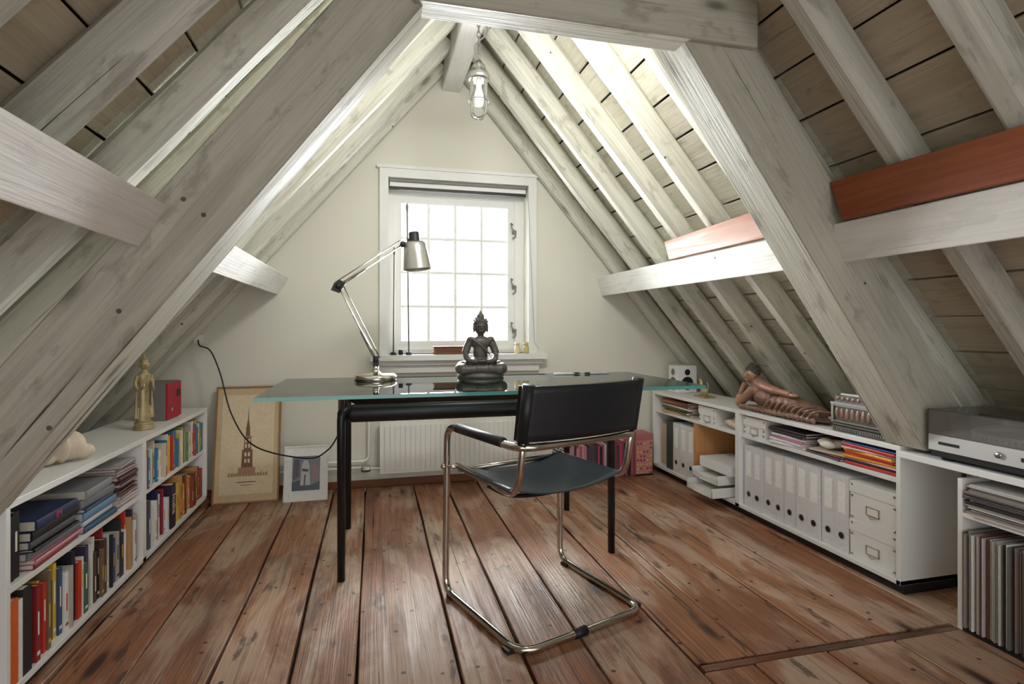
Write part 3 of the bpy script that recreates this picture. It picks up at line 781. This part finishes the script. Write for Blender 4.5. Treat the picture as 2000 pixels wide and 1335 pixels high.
# red / grey speaker
b=MB()
b.box((-1.075,3.0,0.55),(-0.978,3.2,0.732),M_grey); b.box((-0.978,3.004,0.554),(-0.968,3.196,0.728),M_red)
b.box((-0.968,3.13,0.655),(-0.965,3.17,0.69),M_blackpl)
b.lathe([(0,0),(0.01,0),(0.01,0.006),(0,0.006)],M_steel,M=T(-0.968,3.05,0.60)@RY(90))
b.done('speaker',bevel=0.004)
# conch shell
b=MB(); b.M=T(-1.015,2.13,0.554)@RZ(62)@Matrix.Diagonal((0.9,1,1.35,1))
for i in range(26):
    t=i/25; an=t*13; rr=0.035*t+0.004; x=-0.07+0.10*t
    b.ell((x,rr*math.cos(an)*0.7,0.047+rr*math.sin(an)*0.55),(0.02,0.014+0.022*t,0.014+0.020*t),M_shell,n=12)
b.ell((0.05,0,0.038),(0.05,0.045,0.036),M_shell); b.ell((0.085,-0.02,0.02),(0.04,0.025,0.018),M_shell); b.ell((0.02,0.04,0.02),(0.05,0.03,0.018),M_shell); b.ell((-0.03,0,0.014),(0.03,0.02,0.0145),M_shell)
b.done('conch_shell',remesh=0.004,smoothit=2)

# ------------------------------------------------------------ picture frames leaning
def leaning(name,x0,x1,yb,h,lean,fr,fcol,fill):
    b=MB(); w=x1-x0; b.M=T(x0,yb,0)@RX(-lean)
    fm=M_attr
    b.box((0,0,0),(w,0.016,fr),fm,fcol); b.box((0,0,h-fr),(w,0.016,h),fm,fcol); b.box((0,0,fr),(fr,0.016,h-fr),fm,fcol); b.box((w-fr,0,fr),(w,0.016,h-fr),fm,fcol)
    b.box((fr,0.006,fr),(w-fr,0.012,h-fr),M_attr,fill[0])
    fill[1](b,w,h)
    b.done(name)
def tower(b,w,h):
    cp=srgb(226,208,174); br=srgb(128,88,62); lt=srgb(176,142,106)
    b.box((0.035,0.0045,0.05),(w-0.035,0.006,h-0.05),M_attr,cp)
    c=w/2
    def P(poly,col,y=0.0035): b.prism([(c+x,z) for x,z in poly],y,y+0.001,M_attr,col)
    P([(-0.045,0.16),(0.045,0.16),(0.045,0.20),(-0.045,0.20)],lt)
    P([(-0.030,0.20),(0.030,0.20),(0.028,0.30),(-0.028,0.30)],br)
    P([(-0.020,0.30),(0.020,0.30),(0.018,0.37),(-0.018,0.37)],br)
    P([(-0.024,0.37),(0.024,0.37),(0.024,0.376),(-0.024,0.376)],lt)
    P([(-0.012,0.376),(0.012,0.376),(0.010,0.42),(-0.010,0.42)],br)
    P([(-0.011,0.42),(0.011,0.42),(0.003,0.47),(0.0,0.55),(-0.003,0.47)],br)
    for z in(0.225,0.262,0.31,0.34):
        for x in(-0.014,0.004): P([(x,z),(x+0.01,z),(x+0.01,z+0.022),(x,z+0.022)],cp,0.0025)
    for i in range(14): 
        xx=-0.1+0.2*i/13; P([(xx,0.15),(xx+0.012,0.15),(xx+0.012,0.165+0.012*R()),(xx,0.165)],lt,0.003)
    P([(-0.05,0.115),(0.05,0.115),(0.05,0.12),(-0.05,0.12)],br); P([(-0.03,0.10),(0.03,0.10),(0.03,0.103),(-0.03,0.103)],br)
leaning('framed_tower_print',-0.888,-0.535,3.43,0.665,10,0.009,srgb(150,112,70),(srgb(208,184,142),tower))
def photo(b,w,h):
    b.box((0.045,0.0045,0.06),(w-0.045,0.006,h-0.06),M_attrg,srgb(120,126,138))
    def P(poly,col,y): b.prism(poly,y,y+0.001,M_attrg,srgb(*col))
    P([(0.045,0.06),(w-0.045,0.06),(w-0.045,0.11),(0.15,0.09),(0.09,0.12),(0.045,0.11)],(60,62,70),0.0035)
    P([(0.05,0.12),(0.085,0.14),(0.085,0.235),(0.06,0.24),(0.05,0.2)],(84,80,84),0.0035)
    P([(0.15,0.12),(0.185,0.11),(0.19,0.19),(0.165,0.225),(0.15,0.2)],(150,120,110),0.0035)
    P([(0.09,0.09),(0.145,0.09),(0.14,0.20),(0.128,0.232),(0.108,0.232),(0.096,0.2)],(196,190,186),0.003)
    P([(0.100,0.17),(0.132,0.165),(0.135,0.178),(0.10,0.185)],(60,50,52),0.0022)
    P([(0.108,0.08),(0.116,0.08),(0.120,0.15),(0.112,0.15)],(52,54,64),0.0022)
leaning('framed_photo',-0.505,-0.262,3.385,0.315,14,0.008,srgb(232,232,228),(srgb(236,236,232),photo))

# cable
b=MB()
b.tube(smoothpath([(-0.99,3.56,0.93),(-0.965,3.50,0.898),(-0.90,3.46,0.87),(-0.838,3.42,0.74),(-0.764,3.36,0.513),(-0.63,3.28,0.351),(-0.352,3.15,0.30),(-0.23,3.0,0.37),(-0.165,2.90,0.48)],8),0.004,M_blackpl,seg=8)
b.box((-1.01,3.555,0.91),(-0.97,3.599,0.96),M_lacquer)
b.done('power_cable')

# books on floor by the wall
b=MB()
x=1.22
while x<1.70:
    t=U(0.01,0.022);h=U(0.2,0.235)
    c=srgb(*random.choice([(190,90,110),(50,35,40),(160,60,70),(210,150,160),(90,70,80),(60,50,70),(200,190,185)]))
    b.box((x,3.44+U(0,0.01),0),(x+t-0.001,3.57,h),M_attr,c); x+=t
b.done('magazines')
b=MB()
b.box((1.72,3.42,0),(1.84,3.57,0.27),M_attr,srgb(206,140,134)); b.box((1.715,3.415,0.24),(1.845,3.575,0.28),M_attr,srgb(180,110,110))
for i in range(5):
    for j in range(8):
        xx=1.732+i*0.024; zz=0.02+j*0.028
        b.ell((xx,3.42,zz),(0.007,0.0012,0.007),M_attr,srgb(*random.choice([(230,200,150),(140,60,70),(230,170,90)])),n=8)
b.box((1.715,3.418,0.0),(1.845,3.421,0.012),M_blackpl)
b.done('patterned_box',bevel=0.002)

# ------------------------------------------------------------ desk lamp
lamp=empty('desk_lamp',(0.01,2.84,0.742))
b=MB(); lx,ly=0.01,2.84
b.lathe([(0,0),(0.103,0),(0.105,0.004),(0.103,0.022),(0.09,0.030),(0.03,0.034),(0.018,0.04),(0.014,0.05),(0.014,0.075),(0,0.075)],M_chrome,n=40,M=T(lx,ly,0.742))
b.box((lx-0.014,ly-0.014,0.81),(lx+0.014,ly+0.014,0.86),M_blackpl)
b.tube([(lx,ly-0.02,0.84),(lx,ly+0.02,0.84)],0.012,M_blackpl)
E=Vector((-0.168,ly,1.205)); J=Vector((lx,ly,0.84)); H=Vector((0.142,ly,1.42))
def rods(p,q,w,r):
    for s in(-1,1): b.tube([p+Vector((0,s*w,0)),q+Vector((0,s*w,0))],r,M_chrome,seg=8)
d=(E-J).normalized(); n_=Vector((d.z,0,-d.x))
rods(J,E,0.013,0.0035); b.tube([J+n_*0.022,E+n_*0.022],0.003,M_chrome,seg=8)
b.tube([J+d*0.02-n_*0.0,J+d*0.16],0.009,M_steel,seg=10)
d2=(H-E).normalized(); n2=Vector((-d2.z,0,d2.x))
rods(E,H,0.013,0.0035); b.tube([E+n2*0.024,H+n2*0.024],0.003,M_chrome,seg=8)
b.tube([E+d2*0.03,E+d2*0.15],0.008,M_steel,seg=10)
for p in(E,H):
    b.tube([p+Vector((0,-0.022,0)),p+Vector((0,0.022,0))],0.014,M_blackpl,seg=12)
b.prism([(E.x-0.035,E.z-0.02),(E.x+0.005,E.z-0.035),(E.x+0.035,E.z+0.015),(E.x+0.005,E.z+0.032),(E.x-0.02,E.z+0.015)],ly-0.012,ly+0.012,M_blackpl)
b.done('arm',lamp)
b=MB()
SM=T(0.198,ly,1.47)@RY(-6)
b.lathe([(0,0.015),(0.022,0.015),(0.026,0.01),(0.026,-0.03),(0.028,-0.035)],M_blackpl,M=SM)
b.lathe([(0.028,-0.03),(0.046,-0.034),(0.056,-0.045),(0.061,-0.09),(0.072,-0.172),(0.073,-0.178),(0.070,-0.176),(0.058,-0.09),(0.048,-0.05),(0.0,-0.045)],M_steel,M=SM,n=36)
b.lathe([(0.0,-0.05),(0.014,-0.055),(0.018,-0.08),(0.03,-0.11),(0.028,-0.14),(0.0,-0.155)],M_bulb,M=SM)
b.tube([H,H+Vector((0.03,0,0.01)),(0.17,ly,1.45)],0.008,M_blackpl)
b.done('shade',lamp)

# pens on desk
b=MB()
for x,y,a_,c in((1.06,2.90,3,(40,40,45)),(1.02,2.89,-4,(200,200,205)),(1.2,2.90,5,(40,42,48)),(1.23,2.885,2,(180,180,180))):
    Mx=T(x,y,0.748)@RZ(a_)
    b.tube([(-0.06,0,0),(-0.055,0,0),(0.045,0,0),(0.06,0,0)],[0.003,0.0055,0.0055,0.0015],M_attr,srgb(*c),seg=8,M=Mx)
b.done('pens')

# sill things
b=MB()
for (x,zt,xb_) in((0.125,1.48,0.12),(0.205,1.76,0.215)):
    b.lathe([(0,0),(0.020,0),(0.018,0.014),(0.006,0.018),(0,0.018)],M_blackpl,M=T(xb_,YW-0.05,0.831))
    b.tube([(xb_,YW-0.05,0.84),(x,YW-0.05,zt)],0.0048,M_grey,seg=8)
    b.ell((x,YW-0.05,zt),(0.009,0.009,0.028),M_grey,n=8)
b.lathe([(0,0),(0.014,0),(0.014,0.03),(0,0.032)],M_blackpl,M=T(0.165,YW-0.05,0.831))
b.done('telescopic_antenna')
b=MB(); b.box((0.37,YW-0.06,0.831),(0.59,YW+0.0,0.845),M_brown,(0.45,0.42,0.4)); b.box((0.375,YW-0.055,0.845),(0.585,YW-0.005,0.875),M_brown,(0.35,0.36,0.38)); b.box((0.37,YW-0.06,0.875),(0.59,YW,0.882),M_brown,(0.4,0.4,0.4)); b.done('wooden_box',bevel=0.002)
for k,(x,c) in enumerate(((0.925,(210,190,150)),(0.985,(190,180,120)))):
    b=MB(); b.lathe([(0,0),(0.018,0),(0.02,0.005),(0.02,0.04),(0.014,0.05),(0.014,0.056),(0.017,0.057),(0.017,0.072),(0,0.073)],M_attr,srgb(*c),M=T(x,YW-0.045,0.831)); b.done('spice_jar')

# ------------------------------------------------------------ pendant lamp
b=MB(); px,py=0.49,2.62
zc=2.54
b.lathe([(0,0),(0.02,0),(0.02,-0.01),(0,-0.012)],M_steel,M=T(px,py,zc))
z=zc-0.01;k=0
while z>2.285:
    M=T(px,py,z-0.016)@RZ(90*(k%2))
    ring=[(0.008*math.cos(t),0,0.017*math.sin(t)) for t in [2*math.pi*i/14 for i in range(14)]]
    b.tube(ring,0.0028,M_grey,seg=6,closed=True,M=M); z-=0.026;k+=1
b.tube(smoothpath([(px,py,zc),(px+0.03,py,zc-0.06),(px+0.04,py,2.42),(px-0.02,py,2.35),(px+0.01,py,2.26)],6),0.004,M_grey,seg=8)
b.tube(smoothpath([(px+0.01,py,zc-0.02),(px+0.05,py,zc-0.05),(px+0.055,py,zc-0.09),(px+0.02,py,zc-0.11)],6),0.004,M_grey,seg=8)
b.lathe([(0,2.285),(0.012,2.285),(0.018,2.27),(0.03,2.262),(0.034,2.25),(0.034,2.232),(0.046,2.228),(0.052,2.215),(0.052,2.195),(0.046,2.19),(0.0,2.19)],M_steel,M=T(px,py,0),n=32)
b.lathe([(0.042,2.19),(0.0425,2.06),(0.038,2.03),(0.022,2.012),(0.0,2.006)],M_glass,M=T(px,py,0),n=32)
b.lathe([(0,2.19),(0.014,2.19),(0.014,2.15),(0.02,2.13),(0.026,2.10),(0.022,2.07),(0.0,2.06)],M_bulb,M=T(px,py,0))
for i in range(4):
    a_=math.pi/4+i*math.pi/2; c,s=math.cos(a_),math.sin(a_)
    b.tube(smoothpath([(px+0.047*c,py+0.047*s,2.20),(px+0.048*c,py+0.048*s,2.07),(px+0.038*c,py+0.038*s,2.02),(px,py,1.998)],5),0.0022,M_grey,seg=6)
b.tube([(px+0.048*math.cos(t),py+0.048*math.sin(t),2.09) for t in [2*math.pi*i/28 for i in range(28)]],0.0022,M_grey,seg=6,closed=True)
b.done('pendant_cage_lamp')

# ------------------------------------------------------------ turntable bench / crate / turntable
b=MB()
b.box((1.885,0.5,0.522),(2.24,1.642,0.545),M_lacquer)
b.box((2.215,0.5,0.0),(2.24,1.642,0.522),M_lacquer)
b.box((1.90,0.5,0.0),(2.215,0.52,0.522),M_lacquer)
b.done('turntable_bench',bevel=0.0015)
b=MB()
cx0,cx1,cy0,cy1=1.89,2.205,0.93,1.43
b.box((cx0,cy1-0.016,0.0),(cx1,cy1,0.50),M_lacquer); b.box((cx0,cy0,0.0),(cx1,cy0+0.016,0.50),M_lacquer)
b.box((cx0,cy0+0.016,0.0),(cx1,cy1-0.016,0.016),M_blackpl); b.box((cx0,cy0+0.016,0.375),(cx1,cy1-0.016,0.39),M_lacquer); b.box((cx1-0.01,cy0+0.016,0.016),(cx1,cy1-0.016,0.50),M_lacquer)
b.done('record_crate',bevel=0.0015)
b=MB()
y=cy0+0.02
while y<cy1-0.022:
    t=U(0.003,0.007); c=srgb(*random.choice([(200,196,190),(150,146,140),(90,86,84),(130,112,100),(230,228,222),(50,50,54),(170,160,150),(190,186,184),(120,70,60),(110,106,102)]))
    t=min(t,cy1-0.018-y)
    b.box((cx0-U(-0.008,0.014),y,0.0165),(cx1-0.012,y+t-0.0004,0.0165+U(0.308,0.318)),M_attr,c); y+=t
z=0.3905
while z<0.485:
    t=U(0.003,0.006); c=srgb(*random.choice([(200,196,190),(90,86,84),(50,50,54),(225,222,216),(150,140,130)]))
    b.box((cx0+U(-0.015,0.01),cy0+0.03,z),(cx1-0.015,cy1-0.03+U(-0.01,0.01),z+t-0.0005),M_attr,c); z+=t
b.done('vinyl_records')
b=MB()
tx0,tx1,ty0,ty1=1.885,2.235,1.06,1.525
for xx in(tx0+0.04,tx1-0.04):
    for yy in(ty0+0.04,ty1-0.04): b.lathe([(0,0),(0.02,0),(0.022,0.012),(0,0.012)],M_blackpl,M=T(xx,yy,0.545))
b.box((tx0+0.006,ty0+0.006,0.557),(tx1-0.006,ty1-0.006,0.578),M_blackpl)
b.box((tx0,ty0,0.578),(tx1,ty1,0.632),M_silver)
for k,yy in enumerate((1.10,1.13,1.16,1.22)):
    b.box((tx0-0.003,yy,0.598),(tx0,yy+0.018,0.610),M_grey if k<3 else M_blackpl)
b.lathe([(0,0),(0.010,0),(0.010,0.006),(0,0.006)],M_steel,M=T(tx0,1.30,0.605)@RY(-90))
b.box((tx0-0.0008,1.42,0.600),(tx0,1.49,0.610),M_blackpl)
pc=(2.06,1.32)
b.lathe([(0,0),(0.152,0),(0.155,0.004),(0.155,0.018),(0.148,0.024),(0,0.024)],M_silver,M=T(pc[0],pc[1],0.632),n=48)
for k in range(60):
    an=2*math.pi*k/60; b.ell((pc[0]+0.155*math.cos(an),pc[1]+0.155*math.sin(an),0.643),(0.002,0.002,0.005),M_grey,n=6)
b.lathe([(0.145,0.0245),(0.145,0.027),(0.05,0.0275),(0.05,0.028),(0,0.028)],M_platter,M=T(pc[0],pc[1],0.632),n=48)
b.lathe([(0,0),(0.003,0),(0.003,0.012),(0,0.012)],M_chrome,M=T(pc[0],pc[1],0.66))
b.lathe([(0,0),(0.025,0),(0.025,0.02),(0.015,0.03),(0.012,0.045),(0,0.045)],M_steel,M=T(2.17,1.12,0.632))
b.tube(smoothpath([(2.2,1.12,0.672),(2.10,1.125,0.672),(1.99,1.14,0.668),(1.955,1.19,0.666)],6),0.004,M_chrome,seg=8)
b.box((1.935,1.18,0.66),(1.97,1.21,0.672),M_blackpl)
cz0,cz1=0.634,0.718;t=0.003
for lo,hi in(((tx0,ty0,cz1-t),(tx1,ty1,cz1)),((tx0,ty0,cz0),(tx0+t,ty1,cz1-t)),((tx1-t,ty0,cz0),(tx1,ty1,cz1-t)),((tx0+t,ty0,cz0),(tx1-t,ty0+t,cz1-t)),((tx0+t,ty1-t,cz0),(tx1-t,ty1,cz1-t))):
    b.box(lo,hi,M_cover)
b.done('turntable')

# ------------------------------------------------------------ lights
w=bpy.data.worlds.new('World'); scene.world=w; w.use_nodes=True
nt=w.node_tree; bg=nt.nodes['Background']; bg.inputs[0].default_value=(0.98,0.985,1.0,1); bg.inputs[1].default_value=2.1
def area(name,loc,rot,sx,sy,power,col=(1,1,1)):
    l=bpy.data.lights.new(name,'AREA'); l.shape='RECTANGLE'; l.size=sx; l.size_y=sy; l.energy=power; l.color=col
    o=bpy.data.objects.new(name,l); o.location=loc; o.rotation_euler=rot; COL.objects.link(o); return o
area('window_skylight',(0.53,YW+0.75,1.45),(math.radians(-90),0,0),1.8,1.9,560,(0.98,0.99,1.0))
area('collar_fill_light',(0.53,1.76,2.11),(math.radians(68),0,0),0.36,0.14,13,(1.0,0.985,0.96))  # added fill lamp tucked out of view behind the collar, no fixture there

cam=bpy.data.cameras.new('Camera'); co=bpy.data.objects.new('Camera',cam); COL.objects.link(co)
cam.sensor_width=36; cam.lens=1080/2000*36; cam.shift_y=-27.5/2000; cam.clip_start=0.02
co.location=(0,0,1.0); co.rotation_euler=(math.radians(90),0,-math.atan(0.25))
scene.camera=co
